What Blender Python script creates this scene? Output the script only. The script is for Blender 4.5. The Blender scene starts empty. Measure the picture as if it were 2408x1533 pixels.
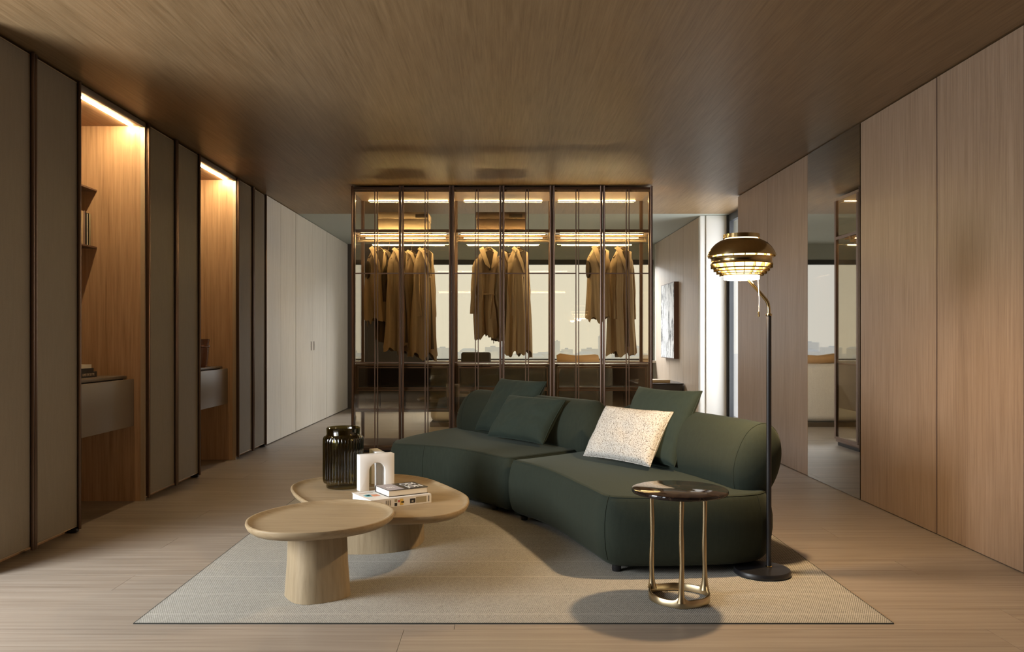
import bpy, bmesh, math, random
import numpy as np
from mathutils import Vector, Matrix, noise
random.seed(7)
S = bpy.context.scene
C = S.collection
PI = math.pi
R = math.radians

# ------------------------------------------------------------------ camera
F, VX, VY, H = 1930.0, 1182.0, 795.0, 1.2
cam = bpy.data.cameras.new('camera')
cam.sensor_width = 36; cam.lens = 36*F/2408
cam.shift_x = (1204-VX)/2408; cam.shift_y = (VY-766.5)/2408
cam.clip_start = 0.05; cam.clip_end = 6000
co = bpy.data.objects.new('camera', cam); C.objects.link(co)
co.location = (0, 0, H); co.rotation_euler = (R(90), 0, 0)
S.camera = co

# ------------------------------------------------------------------ world, exposure
w = bpy.data.worlds.new('world'); S.world = w; w.use_nodes = True
nt = w.node_tree; nt.nodes.clear()
wo = nt.nodes.new('ShaderNodeOutputWorld'); bg = nt.nodes.new('ShaderNodeBackground')
tc = nt.nodes.new('ShaderNodeTexCoord'); sp = nt.nodes.new('ShaderNodeSeparateXYZ')
cr = nt.nodes.new('ShaderNodeValToRGB')
cr.color_ramp.elements[0].position = 0.0; cr.color_ramp.elements[0].color = (0.95, 0.92, 0.86, 1)
cr.color_ramp.elements[1].position = 0.35; cr.color_ramp.elements[1].color = (0.92, 0.93, 0.95, 1)
nt.links.new(tc.outputs['Generated'], sp.inputs[0]); nt.links.new(sp.outputs['Z'], cr.inputs[0])
nt.links.new(cr.outputs[0], bg.inputs[0]); bg.inputs[1].default_value = 1.3
nt.links.new(bg.outputs[0], wo.inputs[0])
S.view_settings.view_transform = 'Standard'; S.view_settings.look = 'None'
S.view_settings.gamma = 1; S.view_settings.use_curve_mapping = False
S.view_settings.exposure = 0.0
S.cycles.max_bounces = 10; S.cycles.diffuse_bounces = 5; S.cycles.glossy_bounces = 5
S.cycles.transparent_max_bounces = 24; S.cycles.transmission_bounces = 8
S.cycles.sample_clamp_indirect = 4.0; S.cycles.caustics_reflective = False; S.cycles.caustics_refractive = False

def area(name, loc, target, sx, sy, power, col):
    l = bpy.data.lights.new(name, 'AREA'); l.shape = 'RECTANGLE'; l.size = sx; l.size_y = sy
    l.energy = power; l.color = col
    o = bpy.data.objects.new(name, l); C.objects.link(o); o.location = loc
    d = Vector(target)-Vector(loc); o.rotation_euler = d.to_track_quat('-Z', 'Y').to_euler()
    return o
# daylight at the glazed openings, plus added fill lamps
area('daylight_left_window', (-3.6, 2.5, 1.55), (2.4, 7.4, 0.8), 1.1, 1.5, 112, (0.95, 0.98, 1.0)).data.spread = R(125)
area('added_fill_left_rear', (-3.6, .1, 1.6), (0.6, 2.8, 1.2), .9, 1.9, 44, (0.90, 0.96, 1.0))  # added fill lamp outside an invented, unseen window
area('added_fill_over_far_window', (.35, 15.4, 3.5), (2.3, 10.8, .7), 4.4, 1.6, 900, (0.97, 0.98, 1.0))  # lamp added above the window head, out of view, to brighten the far room
area('daylight_slot_window', (3.3, 9.95, 1.4), (0, 9.9, 1.2), 1.2, 2.6, 75, (0.97, 0.98, 1.0))
def portal(name, loc, target, sx, sy):
    o = area(name, loc, target, sx, sy, 1, (1, 1, 1)); o.data.cycles.is_portal = True
portal('sky_portal_far_window', (.655, 14.1, 1.66), (.655, 9, 1.66), 3.8, 1.68)
portal('sky_portal_slot_window', (3.02, 9.95, 1.4), (0, 9.95, 1.4), 1.35, 2.7)
portal('sky_portal_left_window', (-3.45, 2.2, 1.48), (0, 2.2, 1.48), 2.8, 2.25)
portal('sky_portal_added_window', (-3.45, .15, 1.48), (0, .15, 1.48), .9, 2.25)

# ------------------------------------------------------------------ materials
MATS = {}
def newmat(name):
    m = bpy.data.materials.new(name); m.use_nodes = True
    n = m.node_tree; b = n.nodes['Principled BSDF']
    MATS[name] = m
    return m, n, b
def L(n, a, b): n.links.new(a, b)
def coords(n, scale, rnd=True):
    tc = n.nodes.new('ShaderNodeTexCoord'); mp = n.nodes.new('ShaderNodeMapping')
    mp.inputs['Scale'].default_value = scale
    if rnd:
        oi = n.nodes.new('ShaderNodeObjectInfo'); ml = n.nodes.new('ShaderNodeVectorMath'); ml.operation = 'MULTIPLY_ADD'
        cb = n.nodes.new('ShaderNodeCombineXYZ')
        for i in range(3): L(n, oi.outputs['Random'], cb.inputs[i])
        ml.inputs[1].default_value = (37, 53, 71); L(n, cb.outputs[0], ml.inputs[0]); L(n, tc.outputs['Object'], ml.inputs[2])
        L(n, ml.outputs[0], mp.inputs['Vector'])
    else: L(n, tc.outputs['Object'], mp.inputs['Vector'])
    return mp.outputs[0]
def nz(n, vec, scale, detail=4, rough=0.6, dist=0):
    t = n.nodes.new('ShaderNodeTexNoise'); t.inputs['Scale'].default_value = scale
    t.inputs['Detail'].default_value = detail; t.inputs['Roughness'].default_value = rough
    t.inputs['Distortion'].default_value = dist
    L(n, vec, t.inputs['Vector']); return t.outputs['Fac']
def ramp(n, fac, stops):
    r = n.nodes.new('ShaderNodeValToRGB'); e = r.color_ramp.elements
    while len(e) < len(stops): e.new(0.5)
    for i, (p, c) in enumerate(stops): e[i].position = p; e[i].color = (*c, 1)
    L(n, fac, r.inputs[0]); return r.outputs[0]
def mth(n, op, a, b=None, clamp=False):
    m = n.nodes.new('ShaderNodeMath'); m.operation = op; m.use_clamp = clamp
    for i, v in enumerate((a, b)):
        if v is None: continue
        if isinstance(v, (int, float)): m.inputs[i].default_value = v
        else: L(n, v, m.inputs[i])
    return m.outputs[0]
def bump(n, b, h, strength, dist=0.001):
    u = n.nodes.new('ShaderNodeBump'); u.inputs['Strength'].default_value = strength; u.inputs['Distance'].default_value = dist
    L(n, h, u.inputs['Height']); L(n, u.outputs[0], b.inputs['Normal'])
def plain(name, col, rough=0.5, metal=0.0, spec=0.5, coat=0):
    m, n, b = newmat(name)
    b.inputs['Base Color'].default_value = (*col, 1); b.inputs['Roughness'].default_value = rough
    b.inputs['Metallic'].default_value = metal; b.inputs['Specular IOR Level'].default_value = spec
    b.inputs['Coat Weight'].default_value = coat
    v = coords(n, (1, 1, 1)); f = nz(n, v, 60, 3)
    bump(n, b, f, 0.04, 0.0005)
    return m
def wood(name, dark, mid, light, axis, rough=0.45, fine=90, rnd=True, stretch=0.03, bmp=0.08):
    """grain runs along axis"""
    m, n, b = newmat(name)
    sc = [1, 1, 1]; sc['xyz'.index(axis)] = stretch
    v = coords(n, sc, rnd)
    a = nz(n, v, fine, 6, 0.7, 0.1)
    sc2 = [1, 1, 1]; sc2['xyz'.index(axis)] = 0.05
    v2 = coords(n, sc2, rnd)
    c = nz(n, v2, 7, 2, 0.5, 0.15)
    wv = mth(n, 'MULTIPLY', mth(n, 'SINE', mth(n, 'MULTIPLY', c, 55)), 0.035)
    f = mth(n, 'ADD', mth(n, 'ADD', mth(n, 'MULTIPLY', a, 0.85), mth(n, 'MULTIPLY', c, 0.2)), wv)
    col = ramp(n, f, [(0.30, dark), (0.5, mid), (0.74, light)])
    L(n, col, b.inputs['Base Color']); b.inputs['Roughness'].default_value = rough
    b.inputs['Specular IOR Level'].default_value = 0.4
    bump(n, b, a, bmp, 0.0006)
    return m
def mulc(c, k): return tuple(x*k for x in c)
def fabric(name, col, vary=0.25, scale=700, rough=0.9, sheen=0.3, spec=0.2, b_=0.35):
    m, n, b = newmat(name)
    v = coords(n, (1, 1, 1)); v2 = coords(n, (1, 1, .12))
    a = nz(n, v, scale, 2, 0.6); s = nz(n, v2, 60, 3, .6)
    f = mth(n, 'ADD', mth(n, 'MULTIPLY', a, .6), mth(n, 'MULTIPLY', s, .4))
    L(n, ramp(n, f, [(.3, mulc(col, 1-vary)), (.7, mulc(col, 1+vary))]), b.inputs['Base Color'])
    b.inputs['Roughness'].default_value = rough; b.inputs['Specular IOR Level'].default_value = spec
    b.inputs['Sheen Weight'].default_value = sheen; b.inputs['Sheen Tint'].default_value = (*[min(1, x*3+.1) for x in col], 1)
    bump(n, b, a, b_, 0.001)
    return m
def emit(name, col, st):
    m, n, b = newmat(name)
    b.inputs['Base Color'].default_value = (*col, 1)
    b.inputs['Emission Color'].default_value = (*col, 1); b.inputs['Emission Strength'].default_value = st
    return m
def glass(name, tint, f0=0.05, rough=0.0, maxr=0.9, gcol=(1, 1, 1)):
    m = bpy.data.materials.new(name); m.use_nodes = True; n = m.node_tree; n.nodes.clear()
    o = n.nodes.new('ShaderNodeOutputMaterial'); mx = n.nodes.new('ShaderNodeMixShader')
    t = n.nodes.new('ShaderNodeBsdfTransparent'); t.inputs[0].default_value = (*tint, 1)
    g = n.nodes.new('ShaderNodeBsdfGlossy'); g.inputs['Roughness'].default_value = rough; g.inputs[0].default_value = (*gcol, 1)
    lw = n.nodes.new('ShaderNodeLayerWeight'); lw.inputs[0].default_value = 0.5
    p = mth(n, 'POWER', lw.outputs['Facing'], 5)
    f = mth(n, 'ADD', mth(n, 'MULTIPLY', p, maxr-f0), f0, True)
    L(n, f, mx.inputs[0]); L(n, t.outputs[0], mx.inputs[1]); L(n, g.outputs[0], mx.inputs[2]); L(n, mx.outputs[0], o.inputs[0])
    MATS[name] = m
    return m

M = MATS
wood('ceiling_wood', (.15, .093, .043), (.222, .145, .074), (.295, .20, .108), 'y', 0.42, 70, False, 0.03, .05)
wood('panel_wood', (.215, .142, .092), (.29, .20, .135), (.365, .262, .185), 'z', 0.42, 80)
wood('panel_wood_lit', (.36, .275, .20), (.46, .365, .275), (.54, .44, .34), 'z', 0.45, 80)  # same veneer as the near panels, stronger light there painted into the colour
wood('niche_wood', (.30, .175, .095), (.44, .275, .16), (.55, .36, .22), 'z', 0.45, 60)
wood('niche_wood_top', (.30, .175, .095), (.44, .275, .16), (.55, .36, .22), 'y', 0.45, 60)
wood('pale_panel', (.50, .45, .38), (.60, .55, .465), (.66, .61, .53), 'z', 0.55, 90, True, .03, .03)
wood('floor_wood', (.215, .172, .132), (.305, .255, .205), (.39, .335, .278), 'x', 0.42, 45, True, .02, .05)
wood('oak_top', (.26, .185, .105), (.335, .25, .148), (.40, .305, .19), 'x', 0.42, 60, True, .05)
wood('oak_leg', (.25, .185, .11), (.32, .245, .15), (.385, .30, .19), 'z', 0.45, 60, True, .05)
fabric('leather_grey', (.25, .215, .17), .12, 260, .62, 0.0, .35, .15)
fabric('boucle', (.70, .66, .58), .1, 120, .95, .2, .1, .9)
plain('bronze', (.13, .085, .06), .34, .85)
plain('bronze_light', (.20, .135, .105), .4, .5)
plain('champagne', (.46, .36, .25), .4, .3)
plain('brass', (.56, .43, .21), .16, 1.0)
plain('brass_aged', (.46, .37, .23), .30, 1.0)
plain('black_paint', (.012, .012, .014), .38)
plain('dark_gap', (.012, .009, .007), .8)
plain('lacquer_grey', (.20, .165, .135), .38, .0)
plain('desk_grey', (.16, .13, .105), .45)
plain('white_paint', (.80, .80, .78), .6)
plain('grey_paint', (.36, .38, .335), .7)
plain('wall_paint', (.55, .50, .44), .7)
plain('dark_wall', (.06, .048, .04), .8)
plain('dark_frame', (.03, .033, .038), .4, .3)
fabric('sofa_green', (.021, .028, .020), .22, 500, .85, .35)
fabric('cushion_green', (.022, .033, .026), .18, 500, .8, .35)
fabric('garment_tan', (.50, .385, .25), .1, 300, .85, .1)
fabric('garment_brown', (.34, .26, .175), .12, 300, .85, .1)
fabric('garment_dark', (.10, .075, .05), .15, 300, .9, .1)
fabric('camel', (.50, .31, .15), .1, 200, .7, .1)
fabric('chair_dark', (.05, .042, .035), .15, 300, .8, .1)
fabric('box_cream', (.62, .50, .36), .06, 300, .8, .1)
fabric('box_brown', (.22, .15, .095), .1, 300, .8, .1)
plain('white_stone', (.80, .79, .76), .6)
plain('paper', (.80, .74, .62), .8)
plain('paper_white', (.86, .86, .83), .8)
plain('cover_black', (.018, .018, .02), .4)
plain('cover_grey', (.40, .38, .42), .5)
plain('cover_cream', (.72, .66, .54), .5)
plain('cover_white', (.82, .80, .76), .5)
plain('cover_tan', (.50, .38, .24), .5)
plain('cover_mauve', (.28, .20, .18), .5)
plain('print_teal', (.10, .42, .52), .5)
plain('print_orange', (.75, .30, .16), .5)
plain('print_yellow', (.72, .48, .12), .5)
plain('print_red', (.5, .09, .08), .5)
plain('print_khaki', (.36, .31, .20), .5)
plain('print_pale', (.55, .45, .36), .6)
plain('ceramic_brown', (.16, .062, .03), .22, 0, .6, .5)
plain('city_a', (.80, .80, .79), .9); plain('city_b', (.86, .85, .82), .9); plain('city_c', (.76, .77, .78), .9)  # all city colours are paled to paint in the haze of distance
plain('city_roof', (.68, .71, .75), .9); plain('city_tower', (.80, .81, .82), .9); plain('city_ground', (.78, .77, .75), .95)
plain('sideboard_dark', (.03, .024, .022), .25)
plain('picture_edge', (.10, .045, .028), .5)
emit('led_warm', (1.0, .74, .40), 300)
emit('led_wardrobe', (1.0, .74, .37), 105)
emit('lamp_glow', (1.0, .78, .42), 3.6)
glass('bronze_glass', (.925, .88, .79), .05)
glass('clear_glass', (.97, .97, .95), .025)
glass('window_glass', (.97, .98, .98), .03)
glass('smoked_front', (.62, .605, .58), .16, .05)
glass('vase_glass', (.44, .40, .22), .06, .06)
glass('lampglass', (.9, .8, .6), .05)
m, n, b = newmat('mirror'); b.inputs['Base Color'].default_value = (.50, .47, .42, 1); b.inputs['Metallic'].default_value = 1; b.inputs['Roughness'].default_value = 0.02
# marble top
m, n, b = newmat('marble_dark'); v = coords(n, (1, 1, 1))
f = nz(n, v, 7, 6, .6, 1.6)
L(n, ramp(n, f, [(.35, (.006, .005, .005)), (.54, (.018, .011, .009)), (.565, (.055, .035, .026)), (.60, (.010, .008, .007))]), b.inputs['Base Color'])
b.inputs['Roughness'].default_value = .06
bump(n, b, nz(n, v, 9, 1, .4), .35, .004)
# speckled cushion
m, n, b = newmat('boucle_speckle'); v = coords(n, (1, 1, 1))
f = nz(n, v, 150, 3, .75); L(n, ramp(n, f, [(.36, (.07, .06, .05)), (.42, (.38, .34, .28)), (.48, (.58, .56, .52)), (.7, (.70, .69, .65))]), b.inputs['Base Color'])
b.inputs['Roughness'].default_value = .95; b.inputs['Specular IOR Level'].default_value = .1
bump(n, b, nz(n, v, 260, 2), .8, .003)
# abstract painting
m, n, b = newmat('canvas_paint'); v = coords(n, (1, 1, .35)); f = nz(n, v, 7, 8, .8, .4)
L(n, ramp(n, f, [(.38, (.02, .02, .02)), (.45, (.2, .2, .2)), (.49, (.7, .7, .7)), (.58, (.9, .9, .9))]), b.inputs['Base Color'])
b.inputs['Roughness'].default_value = .7
# rug
m, n, b = newmat('rug_weave'); v = coords(n, (1, 1, 1), False)
ge = n.nodes.new('ShaderNodeNewGeometry'); spx = n.nodes.new('ShaderNodeSeparateXYZ'); L(n, v, spx.inputs[0])
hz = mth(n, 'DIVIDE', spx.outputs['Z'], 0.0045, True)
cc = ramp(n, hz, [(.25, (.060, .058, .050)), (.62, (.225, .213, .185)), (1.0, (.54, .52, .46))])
st = mth(n, 'LESS_THAN', mth(n, 'ABSOLUTE', mth(n, 'SUBTRACT', mth(n, 'FRACT', mth(n, 'DIVIDE', mth(n, 'SUBTRACT', spx.outputs['Y'], .10), .28)), .5)), .018)
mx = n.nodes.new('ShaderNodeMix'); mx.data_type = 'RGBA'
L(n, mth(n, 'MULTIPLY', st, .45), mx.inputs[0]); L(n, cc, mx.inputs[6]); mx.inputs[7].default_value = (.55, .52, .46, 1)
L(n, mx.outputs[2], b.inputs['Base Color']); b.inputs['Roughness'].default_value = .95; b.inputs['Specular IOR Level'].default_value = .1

# ------------------------------------------------------------------ mesh building
class MB:
    def __init__(s): s.bm = bmesh.new()
    def box(s, x0, x1, y0, y1, z0, z1, rz=0, c=None):
        x0, x1 = min(x0, x1), max(x0, x1); y0, y1 = min(y0, y1), max(y0, y1); z0, z1 = min(z0, z1), max(z0, z1)
        vs = [s.bm.verts.new(p) for p in ((x0,y0,z0),(x1,y0,z0),(x1,y1,z0),(x0,y1,z0),(x0,y0,z1),(x1,y0,z1),(x1,y1,z1),(x0,y1,z1))]
        for f in ((3,2,1,0),(4,5,6,7),(0,1,5,4),(1,2,6,5),(2,3,7,6),(3,0,4,7)): s.bm.faces.new([vs[i] for i in f])
        if rz: bmesh.ops.rotate(s.bm, verts=vs, cent=c or ((x0+x1)/2,(y0+y1)/2,0), matrix=Matrix.Rotation(rz,3,'Z'))
        return s
    def lathe(s, prof, cx=0, cy=0, seg=48, mod=None, cap0=True, cap1=True):
        rings = []
        for i, (r, z) in enumerate(prof):
            ring = []
            for k in range(seg):
                a = 2*PI*k/seg; rr = r*(mod(a, i) if mod else 1)
                ring.append(s.bm.verts.new((cx+rr*math.cos(a), cy+rr*math.sin(a), z)))
            rings.append(ring)
        s.skin(rings, cap0, cap1); return s
    def skin(s, rings, cap0=True, cap1=True, closed=True):
        for a, b in zip(rings, rings[1:]):
            n = len(a)
            for k in range(n if closed else n-1):
                j = (k+1) % n
                try: s.bm.faces.new((a[k], a[j], b[j], b[k]))
                except ValueError: pass
        if cap0: s.bm.faces.new(rings[0][::-1])
        if cap1: s.bm.faces.new(rings[-1])
    def rings(s, rings, cap0=True, cap1=True, closed=True):
        s.skin([[s.bm.verts.new(p) for p in r] for r in rings], cap0, cap1, closed); return s
    def tube(s, pts, r, seg=10, closed=False):
        pts = [Vector(p) for p in pts]; rs = r if isinstance(r, (list, tuple)) else [r]*len(pts)
        rings = []; up = None; n = len(pts)
        for i, p in enumerate(pts):
            if closed: t = (pts[(i+1) % n]-pts[i-1])
            else: t = pts[min(i+1, n-1)]-pts[max(i-1, 0)]
            t.normalize()
            if up is None: up = t.orthogonal().normalized()
            up = (up - t*up.dot(t)).normalized(); v = t.cross(up)
            rings.append([s.bm.verts.new(p+(up*math.cos(2*PI*k/seg)+v*math.sin(2*PI*k/seg))*rs[i]) for k in range(seg)])
        if closed: rings.append(rings[0]); s.skin(rings, False, False)
        else: s.skin(rings)
        return s
    def prism(s, pts, z0, z1):
        return s.rings([[(x, y, z0) for x, y in pts], [(x, y, z1) for x, y in pts]])
    def torus(s, cx, cy, z, R_, r, seg=40): 
        return s.tube([(cx+R_*math.cos(2*PI*k/seg), cy+R_*math.sin(2*PI*k/seg), z) for k in range(seg)], r, 8, True)
    def xf(s, m): bmesh.ops.transform(s.bm, matrix=m, verts=s.bm.verts); return s
    def build(s, name, mat, root=None, bevel=0, seg=2, smooth=True, ang=35, local=False, sub=0):
        bmesh.ops.recalc_face_normals(s.bm, faces=s.bm.faces)
        if bevel:
            es = [e for e in s.bm.edges if len(e.link_faces) == 2 and e.calc_face_angle(0) > R(40)]
            bmesh.ops.bevel(s.bm, geom=es, offset=bevel, segments=seg, affect='EDGES', profile=.5, clamp_overlap=True)
        if root is not None and not local:
            rw = root
            off = Vector((0, 0, 0)); 
            while rw is not None: off += rw.location; rw = rw.parent
            bmesh.ops.translate(s.bm, verts=s.bm.verts, vec=-off)
        me = bpy.data.meshes.new(name); s.bm.to_mesh(me); s.bm.free()
        me.materials.append(M[mat] if isinstance(mat, str) else mat)
        if smooth:
            for p in me.polygons: p.use_smooth = True
            me.set_sharp_from_angle(angle=R(ang))
        o = bpy.data.objects.new(name, me); C.objects.link(o)
        if root is not None: o.parent = root
        if sub:
            md = o.modifiers.new('sub', 'SUBSURF'); md.levels = sub; md.render_levels = sub
        return o
def tag(o, label=None, cat=None, group=None, kind=None):
    if label: o['label'] = label
    if cat: o['category'] = cat
    if group: o['group'] = group
    if kind: o['kind'] = kind
    return o
def thing(name, loc, label, cat, group=None, rz=0):
    o = bpy.data.objects.new(name, None); C.objects.link(o); o.location = loc; o.rotation_euler = (0, 0, rz)
    o.empty_display_size = .1
    return tag(o, label, cat, group)
def struct(o): o['kind'] = 'structure'; return o
def at_origin(o): return o
def copy_tree(o, parent=None):
    c = o.copy(); C.objects.link(c)
    if parent: c.parent = parent
    for ch in list(o.children): copy_tree(ch, c)
    return c
def text_mesh(txt, size, mat, root, mtx, name='lettering', ext=.0003):
    cu = bpy.data.curves.new(name, 'FONT'); cu.body = txt; cu.size = size; cu.extrude = ext; cu.align_x = 'CENTER'; cu.align_y = 'CENTER'
    t = bpy.data.objects.new('tmp', cu); C.objects.link(t)
    dg = bpy.context.evaluated_depsgraph_get(); me = bpy.data.meshes.new_from_object(t.evaluated_get(dg))
    bpy.data.objects.remove(t); me.transform(mtx); me.materials.clear(); me.materials.append(M[mat])
    o = bpy.data.objects.new(name, me); C.objects.link(o); o.parent = root; return o
def chaikin(pts, it=3):
    for _ in range(it):
        o = []
        for i in range(len(pts)):
            a = Vector(pts[i]); b = Vector(pts[(i+1) % len(pts)])
            o += [a*.75+b*.25, a*.25+b*.75]
        pts = o
    return pts
def resample(pts, n, closed=True):
    P = [Vector(p) for p in pts]
    if closed: P.append(P[0])
    d = [0]
    for a, b in zip(P, P[1:]): d.append(d[-1]+(b-a).length)
    out = []; m = n if closed else n-1
    for k in range(n):
        t = d[-1]*k/m; i = 0
        while i < len(d)-2 and d[i+1] < t: i += 1
        u = (t-d[i])/max(1e-9, d[i+1]-d[i]); out.append(P[i].lerp(P[i+1], min(1, u)))
    return out
def offset(pts, d):
    n = len(pts); area_ = sum(pts[i].x*pts[(i+1) % n].y-pts[(i+1) % n].x*pts[i].y for i in range(n)); sgn = 1 if area_ > 0 else -1
    out = []
    for i in range(n):
        t = (pts[(i+1) % n]-pts[i-1]).normalized(); nrm = Vector((-t.y, t.x))*sgn
        out.append(pts[i]+nrm*d)
    return out

# ------------------------------------------------------------------ setting
CZ = 2.80
XL, XR = -2.63, 2.65
YF = 13.95          # far wall
YB = -3.0
# floor with planks
fl = struct(MB().box(-3.5, 3.6, YB-.1, YF+.1, -.12, -.014).build('floor', 'dark_gap'))
rw = .26; row = 0; y = 3.38-.26*25
while y < YF:
    x = -3.45 + (-(row*0.83) % 2.4) - 2.4
    if abs(y-3.12) < .01: x = -.406-2.4*2
    while x < 3.55:
        a, b_ = max(x, -3.45), min(x+2.4, 3.55)
        y1 = min(y+rw, YF)
        if b_-a > .03 and y1-y > .02 and y1 > YB:
            MB().box(a+.0008, b_-.0008, max(y, YB)+.0007, y1-.0007, -.014, 0).build('plank', 'floor_wood', fl, smooth=False)
        x += 2.4
    y += rw; row += 1
ce = struct(MB().box(-3.5, 3.6, YB, 10.57, CZ, CZ+.12).build('ceiling', 'ceiling_wood'))
MB().box(-3.5, 3.6, 10.57, YF+.1, CZ, CZ+.12).build('painted_ceiling_section', 'grey_paint', ce)
# left wall shell behind the cabinets, with the big window near the camera (outside the frame)
wl = struct(MB().box(-3.42, -3.32, 3.6, YF, 0, CZ).box(-3.42, -3.32, YB, -.3, 0, CZ).box(-3.42, -3.32, .6, .8, 0, CZ).box(-3.42, -3.32, -.3, .6, 0, .35).box(-3.42, -3.32, -.3, .6, 2.6, CZ).box(-3.42, -3.32, .8, 3.6, 0, .35).box(-3.42, -3.32, .8, 3.6, 2.6, CZ).build('wall_left', 'wall_paint'))
w1 = struct(MB().box(-3.40, -3.34, .8, .86, .35, 2.6).box(-3.40, -3.34, 3.54, 3.6, .35, 2.6).box(-3.40, -3.34, .86, 3.54, .35, .41).box(-3.40, -3.34, .86, 3.54, 2.54, 2.6).box(-3.39, -3.35, 2.18, 2.22, .41, 2.54).build('window_3', 'dark_frame'))
# rear wall
struct(MB().box(-3.42, 3.5, YB-.1, YB, 0, CZ).build('wall_rear', 'dark_wall'))
struct(MB().box(-3.40, -3.34, -.3, -.24, .35, 2.6).box(-3.40, -3.34, .54, .6, .35, 2.6).box(-3.40, -3.34, -.24, .54, .35, .41).box(-3.40, -3.34, -.24, .54, 2.54, 2.6).build('window_4_added', 'dark_frame'))  # unseen window added to let in fill light near the camera
# far wall and window
WX0, WX1, WZ0, WZ1 = -1.25, 2.56, .82, 2.50
struct(MB().box(-3.42, WX0, YF, YF+.12, 0, CZ).box(WX0, WX1, YF, YF+.12, 0, WZ0).build('wall_far', 'dark_wall'))
struct(MB().box(WX0, 3.5, YF, YF+.12, WZ1+.03, CZ).box(WX1, 3.5, YF, YF+.12, 0, WZ1+.03).build('wall_far', 'grey_paint'))
wf = struct(MB().box(WX0, WX0+.05, YF, YF+.08, WZ0, WZ1).box(WX1-.05, WX1, YF, YF+.08, WZ0, WZ1).box(WX0, WX1, YF-.01, YF+.08, WZ1-.05, WZ1+.03).box(WX0, WX1, YF, YF+.08, WZ0, WZ0+.03).build('window_1', 'dark_frame'))
MB().box(WX0+.05, WX1-.05, YF+.03, YF+.04, WZ0+.03, WZ1-.05).build('pane', 'window_glass', wf)
MB().box(WX0-.05, WX1+.02, YF-.13, YF+.02, WZ0-.04, WZ0).build('window_sill', 'wall_paint', wf, .004)
# right wall: clad with tall wood panels, then the window slot, then a second clad stretch
wr = struct(MB().box(XR+.025, XR+.12, YB, 9.22, 0, CZ).build('wall_right', 'dark_gap'))
ed = [YB, -1.8, -.85, .2, 1.2, 2.2, 3.15, 4.17, 5.01, 6.08, 7.13, 8.20, 9.25]
for a, b_ in zip(ed, ed[1:]):
    if abs(a-6.08) < .01: continue
    MB().box(XR, XR+.03, a+.006, b_-.006, .006, CZ-.008).build('wall_panel', 'panel_wood', wr, .001, 1)
MB().box(XR+.03, 3.3, 9.17, 9.25, 0, CZ).build('return_panel', 'panel_wood', wr)
for yy in (5.01,):
    MB().box(XR-.002, XR+.01, yy-.005, yy+.005, .01, CZ-.01).build('metal_inlay', 'bronze_light', wr)
mi = tag(MB().box(XR-.001, XR+.02, 6.085, 7.125, .004, CZ-.006).build('wall_mirror', 'mirror'), 'tall smoked mirror set flush between the right wood panels from floor to ceiling', 'mirror')
# second stretch
XS = 2.58
wr2 = struct(MB().box(XS+.025, 2.86, 10.80, YF, 0, CZ).build('wall_right', 'dark_gap'))
ed = [10.82, 11.72, 12.70, 13.80, YF]
for a, b_ in zip(ed, ed[1:]):
    MB().box(XS, XS+.03, a+.004, b_-.004, .006, CZ-.008).build('wall_panel', 'pale_panel' if a > 13 else 'panel_wood_lit', wr2, .001, 1)
MB().box(XS, XS+.07, 10.72, 10.812, 0, CZ-.004).build('edge_strip', 'white_paint', wr2, .002)
struct(MB().box(2.655, 2.97, 10.70, 11.0, 0, CZ-.002).build('wall_pillar', 'white_paint', None, .003))
w2 = struct(MB().box(2.93, 2.985, 9.25, 9.31, 0, CZ).box(2.93, 2.985, 10.60, 10.70, 0, CZ).box(2.93, 2.985, 9.31, 10.6, 0, .07).box(2.93, 2.985, 9.31, 10.6, CZ-.09, CZ).box(2.915, 2.93, 10.655, 10.7, 0, CZ).build('window_2', 'dark_frame'))
MB().box(2.955, 2.965, 9.31, 10.6, .07, CZ-.09).build('pane', 'window_glass', w2)
struct(MB().box(3.0, 3.12, YB, 9.25, 0, CZ).build('wall_outer', 'wall_paint'))

# ------------------------------------------------------------------ left cabinets
def post(mb, y, x=XL):   # rounded vertical pull profile on a door edge
    return mb.tube([(x+.012, y, .02), (x+.012, y, CZ-.012)], .011, 10)
def leaf(root, y0, y1, mat='leather_grey', handles=True, z0=.035, z1=CZ-.02):
    d = MB().box(XL-.022, XL, y0+.014, y1-.014, z0+.006, z1-.006).build('door', mat, root, .002, 1)
    for za, zb in ((z0, z0+.006), (z1-.006, z1)): MB().box(XL-.024, XL-.001, y0+.010, y1-.010, za, zb).build('edge_trim', 'champagne', d)
    for yp, ya in ((y0+.013, y0+.003), (y1-.013, y1-.013)):
        post(MB(), yp).box(XL-.026, XL+.006, ya, ya+.010, z0, CZ-.015).build('pull_profile', 'bronze', d)
    return d
def closed_unit(y0, y1, mid, label):
    t = thing('tall_cabinet', (XL-.3, (y0+y1)/2, 0), label, 'wardrobe', 'grey leather door wardrobes on the left')
    MB().box(-3.30, XL-.03, y0+.002, y0+.02, .03, CZ-.02).box(-3.30, XL-.03, y1-.02, y1-.002, .03, CZ-.02).box(-3.30, XL-.03, y0+.02, y1-.02, CZ-.04, CZ-.02).box(-3.28, XL-.06, y0+.01, y1-.01, 0, .03).build('carcass', 'niche_wood', t)
    leaf(t, y0, mid); leaf(t, mid, y1)
    MB().box(XL-.05, XL+.01, y1-.05, y1-.01, .005, .028).build('hinge_foot', 'black_paint', t, .003)
closed_unit(4.08, 5.09, 4.585, 'grey leather two-door wardrobe at the left picture edge, nearest the camera')
closed_unit(6.06, 7.10, 6.59, 'grey leather two-door wardrobe between the two lit wooden niches')
closed_unit(8.12, 9.09, 8.62, 'grey leather two-door wardrobe just beyond the second lit niche')

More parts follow.
